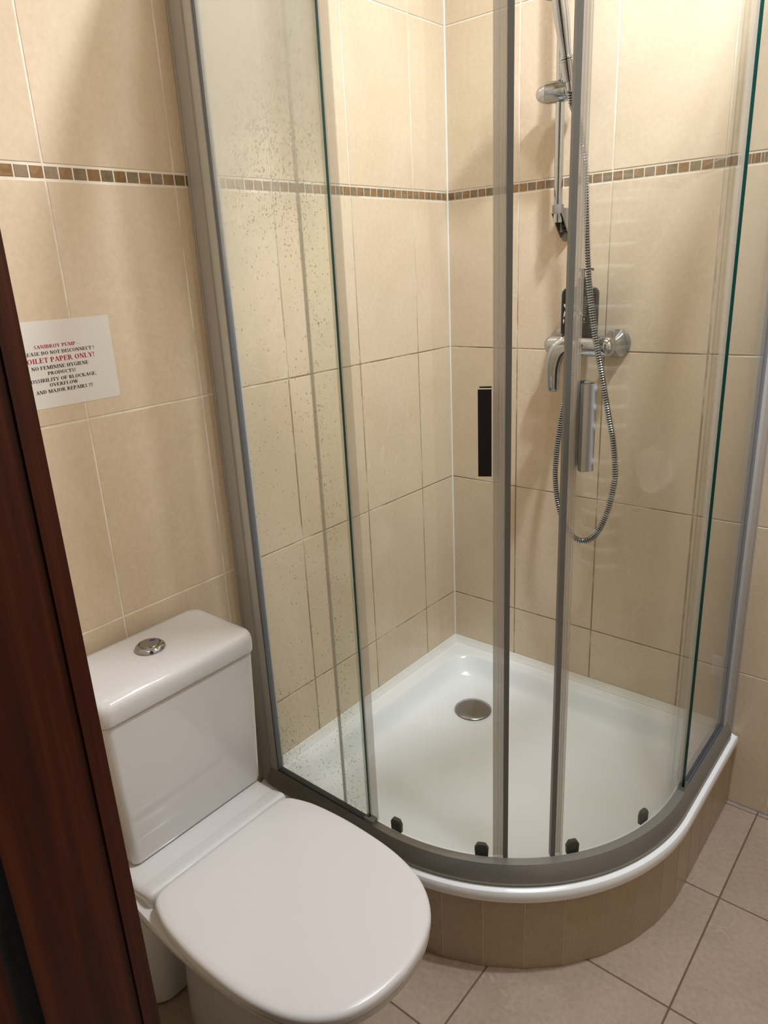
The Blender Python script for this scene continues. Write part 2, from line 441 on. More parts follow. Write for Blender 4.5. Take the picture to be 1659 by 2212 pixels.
# ------------------------------------------------------------------ tiled plinth under the tray
AD = 0.881
bm = bmesh.new()
def dist_to_t(s, D):
    """arc-length s measured from the right wall along the front"""
    st = D-0; st = 0.385; r = D-CC; la = r*PI/2
    if s < st: return ('R', -s)
    if s < st+la: return ('A', -math.degrees((s-st)/r))
    return ('L', 0.385-(s-st-la))
def s_of_px(x, y, D):
    r = D-CC
    if y > -CC: return -y
    if x < CC: return CC + r*PI/2 + (CC-x)
    return CC + r*(-math.atan2(y+CC, x-CC))
seams = [0.0, 0.08, 0.165, 0.25, 0.335, 0.42] + [s_of_px(*p, AD) for p in ((.862, -.491), (.838, -.571), (.799, -.643), (.747, -.712), (.688, -.769), (.615, -.81))]
last = seams[-1]; step = 0.087
while last + step < 1.54: last += step; seams.append(last)
for s0, s1 in zip(seams, seams[1:]):
    a, b = s0+0.0011, s1-0.0011
    k = 1
    A_ = []; 
    pts = [dist_to_t(a, AD), dist_to_t(b, AD)]
    o0, o1 = [Vector((*qp(t, AD), 0)) for t in pts]
    i0, i1 = [Vector((*qp(t, AD-0.008), 0)) for t in (dist_to_t(a, AD), dist_to_t(b, AD))]
    rings = []
    for z in (0.0008, 0.183):
        rings.append([Vector((p.x, p.y, z)) for p in (o0, o1, i1, i0)])
    loft(bm, rings, mat=0)
bevel(bm, 0.0009, 1)
prof = rect(AD-0.03, AD-0.0025, 0.0006, 0.183)
sweep(bm, prof, tl(('L', 0.0015), ('R', -0.0015), 3), mat=1)
for s0 in seams[1:-1]:      # joints filled almost flush
    a, b = dist_to_t(s0-0.0014, AD), dist_to_t(s0+0.0014, AD)
    loft(bm, [[Vector((*qp(t, D_), z)) for t, D_ in ((a, AD-.0007), (b, AD-.0007), (b, AD-.006), (a, AD-.006))] for z in (.0009, .1828)], mat=1)
pl = link_bm('tiled_plinth', bm, [APRON, PGROUT], smooth=False)
tag(pl, 'curved plinth of narrow brown-beige tiles under the shower tray', 'plinth')

# ------------------------------------------------------------------ shower tray
def poly_round(corners, n=8):
    """corners: (x, y, r) convex polygon, right-angle or general; returns points"""
    out = []; m_ = len(corners)
    for i in range(m_):
        p = Vector(corners[i][:2]); r = corners[i][2]
        a = (Vector(corners[i-1][:2])-p).normalized(); b = (Vector(corners[(i+1) % m_][:2])-p).normalized()
        if r <= 0: out.append(p); continue
        th = a.angle(b); t = r/math.tan(th/2); c = p + (a+b).normalized()*(r/math.sin(th/2))
        p0 = p+a*t; p1 = p+b*t
        a0 = math.atan2(*(p0-c).yx); a1 = math.atan2(*(p1-c).yx)
        d = (a1-a0+PI) % (2*PI) - PI
        out += [c+Vector((math.cos(a0+d*k/n), math.sin(a0+d*k/n)))*r for k in range(n+1)]
    return out
def tray_outline(i, D, rb, rs, z, NN=144):
    """i: inset from the walls; D: distance of the curved front"""
    r = D-CC
    arc = [(CC+r*math.cos(math.radians(a)), -CC+r*math.sin(math.radians(a)), 0) for a in [-3*k for k in range(0, 31)]]
    pts = poly_round([(i, -i, rb), (D, -i, rs)] + arc + [(i, -D, rs)])
    c = Vector((0.42, -0.42)); out = []
    m_ = len(pts)
    for k in range(NN):
        a = 2*PI*(k+0.5)/NN; d = Vector((math.cos(a), math.sin(a))); best = None
        for j in range(m_):
            p, q = pts[j], pts[(j+1) % m_]; e = q-p; den = d.x*e.y-d.y*e.x
            if abs(den) < 1e-12: continue
            w_ = p-c; t = (w_.x*e.y-w_.y*e.x)/den; s = (w_.x*d.y-w_.y*d.x)/den
            if t > 0 and -1e-6 <= s <= 1+1e-6 and (best is None or t < best): best = t
        q = c+d*best; out.append((q.x, q.y, z))
    return out
tray = thing('shower_tray', (0.42, -0.42, 0.16), 'white quadrant shower tray with a curved front rim on the tiled plinth', 'shower tray')
bm = bmesh.new()
spec = [(0.0015, 0.842, .004, .006, 0.130), (0.0015, 0.842, .004, .006, 0.1835), (0.0015, 0.870, .004, .006, 0.184), (0.0015, 0.884, .004, .006, 0.1845), (0.0015, 0.8885, .004, .006, 0.188), (0.0015, 0.890, .004, .006, 0.197),
        (0.0015, 0.8895, .004, .006, 0.207), (0.0015, 0.887, .004, .008, 0.2125), (0.0015, 0.882, .004, .01, 0.2155), (0.0015, 0.874, .004, .012, 0.2165),
        (0.050, 0.824, .06, .05, 0.2160), (0.054, 0.820, .065, .055, 0.2150), (0.0575, 0.8165, .07, .06, 0.2120), (0.063, 0.811, .075, .065, 0.202), (0.073, 0.801, .08, .07, 0.180),
        (0.081, 0.793, .085, .075, 0.1660), (0.091, 0.784, .09, .08, 0.1580), (0.108, 0.770, .09, .085, 0.1535), (0.16, 0.72, .085, .085, 0.1510), (0.28, 0.58, .05, .05, 0.1500)]
loft(bm, [tray_outline(*s) for s in spec], cap0=True, cap1=True)
child('basin', bm, TRAY, tray)
bm = bmesh.new()
lathe(bm, [(0.0, 0.0), (0.040, 0.0), (0.052, 0.0015), (0.0545, 0.003), (0.0545, 0.0042), (0.052, 0.0062), (0.040, 0.0078), (0.02, 0.0088), (0.0, 0.0090)], (0.221, -0.236, 0.1510), (0, 0, 1), 48)
dr = child('drain_cover', bm, CHROME2, tray); dr['label'] = 'round dull chrome drain cover'

# ------------------------------------------------------------------ shower enclosure
ZB, ZT = 0.262, 2.07
enc = thing('shower_enclosure', (0.6, -0.6, 0.2165), 'curved glass shower enclosure with silver frame standing on the white tray', 'shower enclosure')
RAIL = [(0.846, 0.2172), (0.872, 0.2172), (0.8765, 0.2195), (0.8785, 0.225), (0.8780, 0.233), (0.8745, 0.245), (0.8695, 0.2555), (0.8665, 0.2605), (0.8655, 0.2622), (0.8475, 0.2622), (0.846, 0.2605)]
bm = bmesh.new(); sweep(bm, RAIL, FULL); child('bottom_rail', bm, ALUR, enc)
bm = bmesh.new(); sweep(bm, [(0.838, ZT), (0.8665, ZT), (0.8755, ZT+0.006), (0.8755, ZT+0.040), (0.8725, ZT+0.043), (0.838, ZT+0.043)], FULL); child('top_rail', bm, ALUR, enc)
MIR = Matrix(((0, -1, 0, 0), (-1, 0, 0, 0), (0, 0, 1, 0), (0, 0, 0, 1)))   # swaps the two walls
def both(fn):
    for side in (0, 1):
        bm, name, mat, *rest = fn(side)
        if side: bmesh.ops.transform(bm, matrix=MIR, verts=bm.verts)
        o = child(name, bm, mat, enc); 
        if rest: o['label'] = rest[0][side]
def wall_prof(side):
    bm = bmesh.new(); box(bm, 0.0015, 0.0385, -0.8700, -0.838, 0.2172, ZT+0.046); bevel(bm, 0.0022, 2)
    box(bm, 0.0012, 0.006, -0.8722, -0.8702, 0.2172, ZT+0.046)
    return bm, 'wall_profile', ALU, ('dull aluminium profile on the left wall', 'dull aluminium profile on the back wall')
both(wall_prof)
def inner_prof(side):
    bm = bbox(0.0385, 0.0600, -0.8655, -0.842, 0.2625, ZT, 0.0015); return bm, 'glazing_profile', ALU2, ('upright strip beside the left pane, toned like a lit face', 'upright strip beside the right pane, toned like a lit face')
both(inner_prof)
def vgask(side):
    bm = bbox(0.0600, 0.0650, -0.8625, -0.8495, 0.2625, ZT); return bm, 'gasket', BGASK
both(vgask)
XE = (0.353, 0.347)
def hgask(side):
    bm = bbox(0.065, XE[side], -0.8635, -0.8500, 0.2615, 0.2665); return bm, 'gasket', DGASK
both(hgask)
def pane(side):
    bm = bmesh.new(); box(bm, 0.0635, XE[side], -0.8590, -0.8530, 0.2640, ZT)
    for f in bm.faces:
        if abs(f.normal.x) > .9 or f.calc_center_median().x > XE[side]-1e-4: f.material_index = 1
    return bm, 'fixed_pane', [GLF if side == 0 else GLR, EDGE], ('left fixed pane, steamed and spotted with water', 'right fixed pane')
for side in (0, 1):
    bm, name, mats, labs = pane(side)
    bm.normal_update()
    for f in bm.faces: f.material_index = 1 if f.calc_center_median().x > XE[side]-1e-4 else 0
    if side: bmesh.ops.transform(bm, matrix=MIR, verts=bm.verts)
    o = child(name, bm, mats, enc, smooth=False); o['label'] = labs[side]
    if side == 0: left_pane = o
    else: right_pane = o
def edge_seal(side):
    x = XE[side]
    bm = bmesh.new(); box(bm, x-0.012, x-0.0005, -0.8527, -0.8500, 0.2665, ZT); box(bm, x-0.003, x+0.018, -0.8495, -0.8470, 0.2665, ZT); box(bm, x-0.004, x-0.001, -0.8505, -0.8470, 0.2665, ZT)
    return bm, 'edge_seal', PVC, ('clear strip on the left pane edge', 'clear strip on the right pane edge')
both(edge_seal)
def foot(side):
    x = XE[side]
    bm = bmesh.new(); box(bm, x-0.011, x+0.014, -0.8645, -0.8478, 0.2624, 0.2720); bevel(bm, 0.0015, 2)
    return bm, 'end_clip', GPLA if side == 0 else CHROME, ('dark clip at the foot of the left pane', 'shiny clip at the foot of the right pane')
both(foot)

# water droplets on the left pane: uncountable
def drops(n, sampler, parent, seed, surf):
    rnd = random.Random(seed); bm = bmesh.new()
    for _ in range(n):
        x, z, r = sampler(rnd)
        segs = 7 if r > 0.0008 else 5
        c, nrm, tan = surf(x)
        c = Vector((c[0], c[1], z)); nrm = Vector(nrm); tan = Vector(tan); up = Vector((0, 0, 1))
        st = 1+rnd.random()*0.7
        r0_ = [bm.verts.new(c + tan*r*math.cos(2*PI*k/segs) + up*r*st*math.sin(2*PI*k/segs)) for k in range(segs)]
        r1_ = [bm.verts.new(c + nrm*r*0.35 + (tan*math.cos(2*PI*k/segs) + up*st*math.sin(2*PI*k/segs))*r*0.7) for k in range(segs)]
        top = bm.verts.new(c + nrm*r*0.5)
        for k in range(segs):
            j = (k+1) % segs
            bm.faces.new((r0_[k], r0_[j], r1_[j], r1_[k])); bm.faces.new((r1_[k], r1_[j], top))
    o = link_bm('water_droplets', bm, DROP, None)
    return o
def samp_left(r):
    while True:
        x = 0.068+0.280*r.random(); z = 0.268+1.65*r.random()
        d = 0.10
        d += 1.25*math.exp(-((z-1.60)/0.11)**2)*(0.25+math.exp(-((x-0.21)/0.09)**2))
        d += 0.7*math.exp(-((z-1.68)/0.13)**2)*math.exp(-((x-0.26)/0.06)**2)
        d += 0.5*math.exp(-((x-0.29)/0.025)**2)
        d += 0.9*math.exp(-((z-0.33)/0.09)**2)*(0.4+math.exp(-((x-0.10)/0.05)**2))
        if r.random() < d/1.6: break
    return x, z, 0.0004 + 0.0013*r.random()**2.8
wd = drops(6500, samp_left, left_pane, 11, lambda x: ((x, -0.8529), (0, 1, 0), (1, 0, 0)))
wd.data.transform(Matrix.Translation(-enc.location)); wd.parent = left_pane; wd['kind'] = 'stuff'; wd['label'] = 'water droplets on the left pane'

# ------------------------------------------------------------------ sliding doors
DI, DO = 0.8375, 0.8430     # inner / outer face of the door glass
def arcdeg(mm, D=0.84): return math.degrees(mm/(D-CC))
def make_door(name, label, t_trail, a_lead, sgn, handle_ang, roll_ts):
    """sgn +1: leading edge at larger angle (left door), -1: right door"""
    th = thing(name, (*qp(('A', a_lead), 0.84), 0.25), label, 'shower door')
    a_glass = a_lead - sgn*arcdeg(0.020)
    ts = tl(t_trail, ('A', a_glass), 1.5) if sgn > 0 else tl(('A', a_glass), t_trail, 1.5)
    bm = bmesh.new(); V = sweep(bm, rect(DI, DO, 0.262, ZT-0.004), ts)
    g = child('curved_pane', bm, [GLD, EDGE], th)
    # magnetic closing strip
    mg = a_lead - sgn*arcdeg(0.0092)
    bm = bmesh.new(); ts = tl(('A', min(mg, a_lead)), ('A', max(mg, a_lead)), 1.0)
    sweep(bm, [(0.8345, 0.258), (0.8465, 0.258), (0.8465, ZT-0.004), (0.8345, ZT-0.004)], ts); bevel(bm, 0.0012, 1)
    child('magnet_strip', bm, MAG, th)
    bm = bmesh.new(); b0 = a_lead - sgn*arcdeg(0.029 if sgn > 0 else 0.0235); b1 = mg
    for D0, D1 in ((0.8438, 0.8455), (0.8345, 0.8362)):
        sweep(bm, rect(D0, D1, 0.258, ZT-0.004), tl(('A', min(b0, b1)), ('A', max(b0, b1)), 1.0))
    for q in (0.0135, 0.0185, 0.0285 if sgn > 0 else 0.0225):
        q0 = a_lead - sgn*arcdeg(q); q1 = a_lead - sgn*arcdeg(q+0.0012)
        sweep(bm, rect(0.8455, 0.8468, 0.258, ZT-0.004), [('A', min(q0, q1)), ('A', max(q0, q1))])
    s = child('seal_strip', bm, PVCG, th); s['label'] = 'clear ribbed strip along the door edge'
    # trailing strip
    bm = bmesh.new()
    k, v = t_trail
    vals = (v-0.002, v+0.006) if k == 'L' else (v-0.006, v+0.002)
    for D0, D1 in ((0.8438, 0.8452),): sweep(bm, rect(D0, D1, 0.258, ZT-0.004), [(k, vals[0]), (k, vals[1])])
    for q in (0.0, 0.004): sweep(bm, rect(0.8432, 0.8466, 0.258, ZT-0.004), [(k, vals[0]+q), (k, vals[0]+q+0.0012)])
    child('edge_strip', bm, PVCG, th)
    # handle: one bar outside, one inside, joined by two studs
    hw = arcdeg(0.0105)
    for D0, D1, nm in ((0.848, 0.862, 'handle_grip'), (0.8195, 0.8325, 'handle_grip')):
        bm = bmesh.new()
        sweep(bm, rect(D0, D1, 1.077, 1.223), [('A', handle_ang-hw), ('A', handle_ang), ('A', handle_ang+hw)]); bevel(bm, 0.0012, 2)
        h = child(nm, bm, CHROME, th)
        h['label'] = 'outer chrome grip' if D0 > .84 else 'inner chrome grip'
    bm = bmesh.new()
    for z in (1.10, 1.20):
        p0 = Vector((*qp(('A', handle_ang), 0.8325), z)); p1 = Vector((*qp(('A', handle_ang), 0.848), z)); tube(bm, [p0, p1], 0.005, 12)
    child('handle_stud', bm, CHROME, th)
    for t in roll_ts:
        bm = bmesh.new(); k, v = t
        p = Vector((*qp(t, 0.8335), 0.0)); nn = Vector((*qp(t, 1.0), 0)) - Vector((*qp(t, 0.9), 0)); nn.normalize(); tt = Vector((-nn.y, nn.x, 0))
        def ringp(dn, s): return [p + nn*dn + tt*(a_*s) + Vector((0, 0, z_)) for a_, z_ in ((-.0135, .250), (.0135, .250), (.0145, .270), (.009, .2790), (-.009, .2790), (-.0145, .270))]
        loft(bm, [ringp(-.006, .85), ringp(-.004, 1), ringp(.0015, 1), ringp(.003, .9)]); 
        c = p + nn*0.003 + Vector((0, 0, .263))
        lathe(bm, [(0, 0), (.0028, 0), (.0028, .001), (.001, .0016), (0, .0016)], c, nn, 12)
        child('roller_foot', bm, ROLL, th)
    return th
def ang(x, y): return math.degrees(math.atan2(y+CC, x-CC))
make_door('sliding_door', 'left curved glass shower door with a chrome grip, beside the toilet', ('L', 0.268), -55.6, 1, -60.9, [('A', ang(.409, -.836)), ('A', ang(.594, -.783))])
make_door('sliding_door', 'right curved glass shower door, in front of the mixer and hose', ('R', -0.318), -44.8, -1, -40.4, [('A', ang(.737, -.662)), ('A', ang(.82, -.492))])

# ------------------------------------------------------------------ riser rail, slider and hand shower
rr = thing('riser_rail', (0.360, 0, 1.46), 'vertical chrome shower bar with a sliding holder on the back wall', 'shower rail')
bm = bmesh.new(); tube(bm, [(0.3605, -0.050, 1.500), (0.357, -0.050, 2.12)], 0.0105, 24); child('bar', bm, CHROME, rr)
# lower bracket with open ribbed underside
bm = bmesh.new()
tube(bm, [(0.3605, -0.050, 1.520), (0.3605, -0.050, 1.530), (0.3605, -0.050, 1.541)], [0.0125, 0.0140, 0.0135], 24)
def brr(z, y0, y1, hw):
    return [(0.3605-hw, y0, z), (0.3605+hw, y0, z), (0.3605+hw, y1, z), (0.3605-hw, y1, z)]
loft(bm, [brr(1.533, -0.050, -0.0012, 0.0135), brr(1.522, -0.050, -0.0012, 0.0135), ]); 
for dx in (-0.0135, 0.0115):
    loft(bm, [[(0.3605+dx, -0.058, 1.522), (0.3605+dx+.002, -0.058, 1.522), (0.3605+dx+.002, -0.0012, 1.522), (0.3605+dx, -0.0012, 1.522)],
              [(0.3605+dx, -0.024, 1.482), (0.3605+dx+.002, -0.024, 1.482), (0.3605+dx+.002, -0.0012, 1.482), (0.3605+dx, -0.0012, 1.482)],
              [(0.3605+dx, -0.008, 1.466), (0.3605+dx+.002, -0.008, 1.466), (0.3605+dx+.002, -0.0012, 1.466), (0.3605+dx, -0.0012, 1.466)]])
for k in range(4):
    z = 1.515-0.011*k; box(bm, 0.3605-0.0005, 0.3605+0.0125, -0.045+0.009*k, -0.006, z, z+0.0018)
box(bm, 0.3605-0.0008, 0.3605+0.0008, -0.034, -0.004, 1.478, 1.522)
lathe(bm, [(0.0, 0), (0.0135, 0), (0.0135, 0.004), (0.011, 0.005), (0, 0.005)], (0.3605, -0.0012, 1.470), (0, -1, 0), 24)
child('wall_bracket', bm, GPLA, rr)
bm = bmesh.new()
sp = [(0.0, -0.0515), (0.0075, -0.050), (0.0135, -0.046), (0.0185, -0.039), (0.0215, -0.030), (0.0228, -0.0225), (0.0220, -0.0220), (0.0220, -0.0212), (0.0232, -0.0207), (0.0235, 0.0), (0.0235, 0.028), (0.0225, 0.030), (0.0, 0.030)]
lathe(bm, sp, (0.352, -0.054, 1.786), (1, 0.06, 0.0), 36)
sl = child('slider', bm, CHROME, rr)
bm = bmesh.new()
lathe(bm, [(0, 0), (0.0185, 0), (0.021, 0.003), (0.021, 0.012), (0.018, 0.017), (0, 0.018)], (0.382, -0.056, 1.786), (1, -0.1, 0), 28)
tube(bm, [(0.396, -0.070, 1.785), (0.398, -0.092, 1.795)], 0.012, 16)
child('holder_knob', bm, CHROME, sl)
# open holder cone that grips the hand shower
hs_bot = Vector((0.4065, -0.104, 1.795)); hs_dir = Vector((-0.045, -0.30, 1.0)).normalized()
bm = bmesh.new()
ax, bx_ = frame_for(hs_dir)
outer = []; n = 24
def cone_ring(r, t): return [hs_bot + hs_dir*t + (ax*math.cos(2*PI*k/n) + bx_*math.sin(2*PI*k/n))*r for k in range(n)]
loft(bm, [cone_ring(.0135, -.002), cone_ring(.0165, .036), cone_ring(.0142, .036), cone_ring(.0118, -.002), cone_ring(.0135, -.002)], False, False)
child('holder_cone', bm, CHROME, sl)

hs = thing('hand_shower', tuple(hs_bot), 'chrome hand shower resting in the holder on the vertical bar', 'hand shower')
bm = bmesh.new()
prof = [(0.0, -0.022), (0.0085, -0.022), (0.0088, -0.004), (0.0110, -0.002), (0.0122, 0.034), (0.0128, 0.040), (0.0146, 0.0415), (0.0146, 0.0455), (0.0118, 0.047), (0.0122, 0.060), (0.0150, 0.090), (0.0170, 0.120), (0.0165, 0.150), (0.0150, 0.168), (0.0, 0.170)]
lathe(bm, prof, hs_bot, hs_dir, 32); child('handle', bm, CHROME, hs)
hd_c = hs_bot + hs_dir*0.178 + Vector((-0.014, -0.022, 0.004))
hd_n = Vector((-0.35, -0.62, -0.70)).normalized()
bm = bmesh.new()
lathe(bm, [(0, -0.026), (0.018, -0.024), (0.032, -0.015), (0.039, -0.004), (0.040, 0.004), (0.037, 0.007), (0, 0.0075)], hd_c, hd_n, 40)
hh = child('shower_head', bm, CHROME, hs)
bm = bmesh.new()
lathe(bm, [(0, 0.0070), (0.035, 0.0070), (0.0345, 0.0082), (0, 0.009)], hd_c, hd_n, 40)
fa, fb = frame_for(hd_n)
for rr_ in (0.010, 0.019, 0.028):
    m_ = int(rr_*900)
    for k in range(m_):
        c = hd_c + hd_n*0.008 + (fa*math.cos(2*PI*k/m_)+fb*math.sin(2*PI*k/m_))*rr_
        lathe(bm, [(0.0011, 0), (0.0009, 0.0022), (0.0, 0.0024)], c, hd_n, 6)
child('spray_plate', bm, GPLA, hh)

# mixer
mx_ = thing('shower_mixer', (0.432, 0, 1.205), 'chrome lever shower mixer on the back wall under the black bottle', 'mixer tap')
MZ, MY = 1.206, -0.062
bm = bmesh.new()
prof = []
for t in [i/10 for i in range(11)]:
    a = PI/2*t; prof.append((0.0255*math.sin(a), 0.022-0.022*math.cos(a)))
prof2 = prof + [(0.0262, 0.060), (0.0268, 0.090), (0.0262, 0.125)] + [(r, 0.186-t) for r, t in reversed(prof)]
lathe(bm, prof2, (0.341, MY, MZ), (1, 0, 0), 36)
tube(bm, [(0.425, MY, MZ-0.02), (0.425, MY, MZ-0.034)], 0.0125, 20)
body = child('mixer_body', bm, CHROME, mx_)
for x in (0.357, 0.507):
    bm = bmesh.new()
    lathe(bm, [(0, 0), (0.0350, 0), (0.0352, 0.003), (0.0325, 0.0065), (0.016, 0.028), (0.0135, 0.040), (0.0, 0.048)], (x, -0.0012, MZ+0.001), (0, -1, 0), 40)
    child('wall_rosette', bm, CHROME, mx_)
bm = bmesh.new()
lathe(bm, [(0, 0), (0.0235, 0), (0.0245, 0.015), (0.0235, 0.030), (0.018, 0.037), (0, 0.039)], (0.423, MY-0.018, MZ+0.002), (0, -1, 0.15), 32)
# lever: flat tapered paddle curving down to the left
lp = catmull([(0.424, MY-0.050, MZ+0.012), (0.408, MY-0.062, MZ-0.006), (0.398, MY-0.066, MZ-0.040), (0.396, MY-0.064, MZ-0.085), (0.398, MY-0.062, MZ-0.108)], 6)
rings = []
for i, p in enumerate(lp):
    t = i/(len(lp)-1); d = (lp[min(i+1, len(lp)-1)]-lp[max(i-1, 0)]).normalized()
    sidev = Vector((1, 0.15, 0)); sidev = (sidev - d*sidev.dot(d)).normalized(); nrm_ = d.cross(sidev)
    wdt = 0.025*(1-0.42*t)*(1 if t < .93 else 0.75); th_ = 0.0100*(1-0.35*t)*(1 if t < .93 else 0.6)
    rings.append([p + sidev*wdt*math.copysign(abs(math.cos(2*PI*k/20))**0.7, math.cos(2*PI*k/20)) + nrm_*th_*math.copysign(abs(math.sin(2*PI*k/20))**0.8, math.sin(2*PI*k/20)) for k in range(20)])
loft(bm, rings)
child('lever', bm, CHROME, mx_)

# hose: chrome ribs with dark-coloured grooves between
hp = catmull([(0.425, MY, MZ-0.033), (0.4235, MY-0.003, MZ-0.060), (0.412, -0.072, 1.10), (0.4005, -0.080, 1.02), (0.393, -0.086, 0.93), (0.394, -0.090, 0.855), (0.409, -0.094, 0.778), (0.440, -0.098, 0.722), (0.478, -0.100, 0.702), (0.515, -0.100, 0.725), (0.543, -0.100, 0.790), (0.558, -0.100, 0.87), (0.559, -0.100, 0.905),
              (0.551, -0.100, 0.975), (0.536, -0.100, 1.041), (0.514, -0.100, 1.14), (0.486, -0.100, 1.263), (0.466, -0.100, 1.40), (0.454, -0.100, 1.56), (0.447, -0.102, 1.64), (0.432, -0.103, 1.71), tuple(hs_bot - hs_dir*0.05), tuple(hs_bot - hs_dir*0.020)], 26)
ho = thing('shower_hose', (0.478, -0.1, 0.70), 'ribbed metal shower hose looping down from the mixer', 'shower hose')
# resample evenly
L_ = [0.0]
for a, b in zip(hp, hp[1:]): L_.append(L_[-1]+(b-a).length)
def at(s):
    import bisect
    i = min(max(bisect.bisect_left(L_, s), 1), len(L_)-1); t = (s-L_[i-1])/max(L_[i]-L_[i-1], 1e-9)
    return hp[i-1].lerp(hp[i], t)
pitch = 0.0060; pts = []; rad = []
nrib = int(L_[-1]/pitch)
for k in range(nrib):
    for f_, r_ in ((0.0, 0.0060), (0.10, 0.0078), (0.30, 0.0085), (0.50, 0.0078), (0.60, 0.0060)):
        pts.append(at((k+f_)*pitch)); rad.append(r_)
bm = bmesh.new(); tube(bm, pts, rad, 14)
for f in bm.faces: f.material_index = 0
for f in bm.faces:
    if len(f.verts) == 4:
        pass
hm = child('ribbed_sleeve', bm, [CHROME, HOSE_D], ho)
# faces in the groove between ribs get the dark material
for i, p in enumerate(hm.data.polygons):
    seg = i//14
    if seg % 5 == 4: p.material_index = 1
bm = bmesh.new(); tube(bm, [at(0.0), at(0.012), at(0.0125), at(0.026)], [0.0115, 0.0115, 0.0095, 0.0088], 18); child('coupling_nut', bm, CHROME, ho)

# black bottle on the mixer
bo = thing('soap_bottle', (0.430, -0.058, 1.2335), 'black pump bottle with white print standing on top of the mixer', 'bottle')
BX, BY, BZ = 0.4295, -0.056, 1.2332
def rrect(cx, cy, hx, hy, r, z, n=6):
    out = []
    for sx, sy, a0 in ((1, 1, 0), (-1, 1, 90), (-1, -1, 180), (1, -1, 270)):
        for k in range(n+1):
            a = math.radians(a0+90*k/n); out.append((cx+sx*(hx-r)+r*math.cos(a), cy+sy*(hy-r)+r*math.sin(a), z))
    return out
bm = bmesh.new()
loft(bm, [rrect(BX, BY, .040, .018, .010, BZ), rrect(BX, BY, .0435, .0205, .012, BZ+.002), rrect(BX, BY, .0445, .021, .013, BZ+.008), rrect(BX, BY, .0445, .021, .013, BZ+.095), rrect(BX, BY, .0435, .0205, .013, BZ+.104), rrect(BX, BY, .038, .018, .012, BZ+.111), rrect(BX, BY, .020, .013, .010, BZ+.1145), rrect(BX, BY, .0125, .012, .011, BZ+.116)])
child('bottle_body', bm, BLK, bo)
bm = bmesh.new()
lathe(bm, [(0, .116), (.0125, .116), (.0125, .134), (.011, .136), (.0045, .1365), (.0045, .153), (0, .153)], (BX+.005, BY, BZ), (0, 0, 1), 24)
box(bm, BX-.003, BX+.030, BY-.007, BY+.005, BZ+.151, BZ+.157); 
child('pump', bm, BLK, bo)
bm = bmesh.new(); yb = BY-.0212
rnd = random.Random(4)
def leaf(cx, cz, l_, w_, a_):
    vs = []
    for k in range(14):
        t = 2*PI*k/14; px = l_*math.cos(t); pz = w_*math.sin(t)*(0.55+0.45*math.cos(t))
        vs.append(bm.verts.new((cx+px*math.cos(a_)-pz*math.sin(a_), yb-.0003, cz+px*math.sin(a_)+pz*math.cos(a_))))
    bm.faces.new(vs)
for (cx, cz, l_, w_, a_) in [(.006, .040, .009, .0045, 1.9), (.013, .052, .008, .004, 2.6), (-.004, .048, .009, .0045, 1.2), (.008, .064, .007, .0035, 2.1), (-.006, .068, .008, .004, .8), (.022, .038, .004, .0022, 1.57), (-.030, .05, .009, .004, 1.3), (-.028, .068, .008, .004, 2.0), (-.032, .033, .006, .003, 1.5)]:
    leaf(BX+cx, BZ+cz, l_, w_, a_)
for k in range(11):
    z = BZ+.046+k*.0044; box(bm, BX+.0185, BX+.0185+.007+.006*rnd.random(), yb-.0003, yb, z, z+.0009)
box(bm, BX+.018, BX+.026, yb-.0003, yb, BZ+.031, BZ+.0318)
child('printed_label', bm, BWHITE, bo, normals=False)

# white clips on the back wall beside the frame
cl = thing('wall_clip', (0.823, -0.001, 0.395), 'small white ribbed plastic clip on the tiles behind the right pane', 'clip')
for z0, z1 in ((0.398, 0.424), (0.371, 0.396)):
    bm = bmesh.new(); box(bm, 0.8085, 0.8370, -0.0135, -0.0012, z0, z1); bevel(bm, 0.003, 3)
    for k in range(3): box(bm, 0.812, 0.834, -0.0146, -0.0130, z0+.006+.006*k, z0+.0085+.006*k)
    child('pad', bm, WPLA, cl)

# ------------------------------------------------------------------ toilet
TY = -1.189
OUT = [(0.0, 0.0), (0.0, 0.06), (0.0, 0.100), (0.0005, 0.128), (0.0045, 0.1455), (0.014, 0.1575), (0.031, 0.1655), (0.062, 0.1745), (0.105, 0.180), (0.155, 0.1825), (0.205, 0.1815), (0.250, 0.1785), (0.290, 0.172), (0.330, 0.1605), (0.362, 0.144), (0.388, 0.122), (0.407, 0.097), (0.420, 0.066), (0.427, 0.034), (0.430, 0.0)]
OUT = [tuple(p) for p in catmull([(x, y, 0) for x, y in OUT], 4)]
OUT = [(x, y) for x, y, z in OUT]; OUT[0] = (0.0, 0.0); OUT[-1] = (0.43, 0.0)
def full(OUT_): return OUT_ + [(x, -y) for x, y in reversed(OUT_[1:-1])]
BASE = [Vector(p) for p in full(OUT)]
def dshape(x0, x1, hw, z, yc=TY, inset=0.0):
    """the seat outline, scaled to the given box, inset along normals"""
    P_ = [Vector(((p.x/0.43)*(x1-x0)+x0, yc+p.y/0.1825*hw)) for p in BASE]
    if inset:
        n_ = len(P_); Q = []
        for i in range(n_):
            t = (P_[(i+1) % n_]-P_[i-1]).normalized(); nn = Vector((-t.y, t.x))
            c = Vector(((x0+x1)/2, yc))
            if nn.dot(c-P_[i]) < 0: nn = -nn
            Q.append(P_[i]+nn*inset)
        P_ = Q
    return [(p.x, p.y, z) for p in P_]
to = thing('toilet', (0.35, TY, 0), 'white close-coupled toilet with the lid closed, beside the shower', 'toilet')
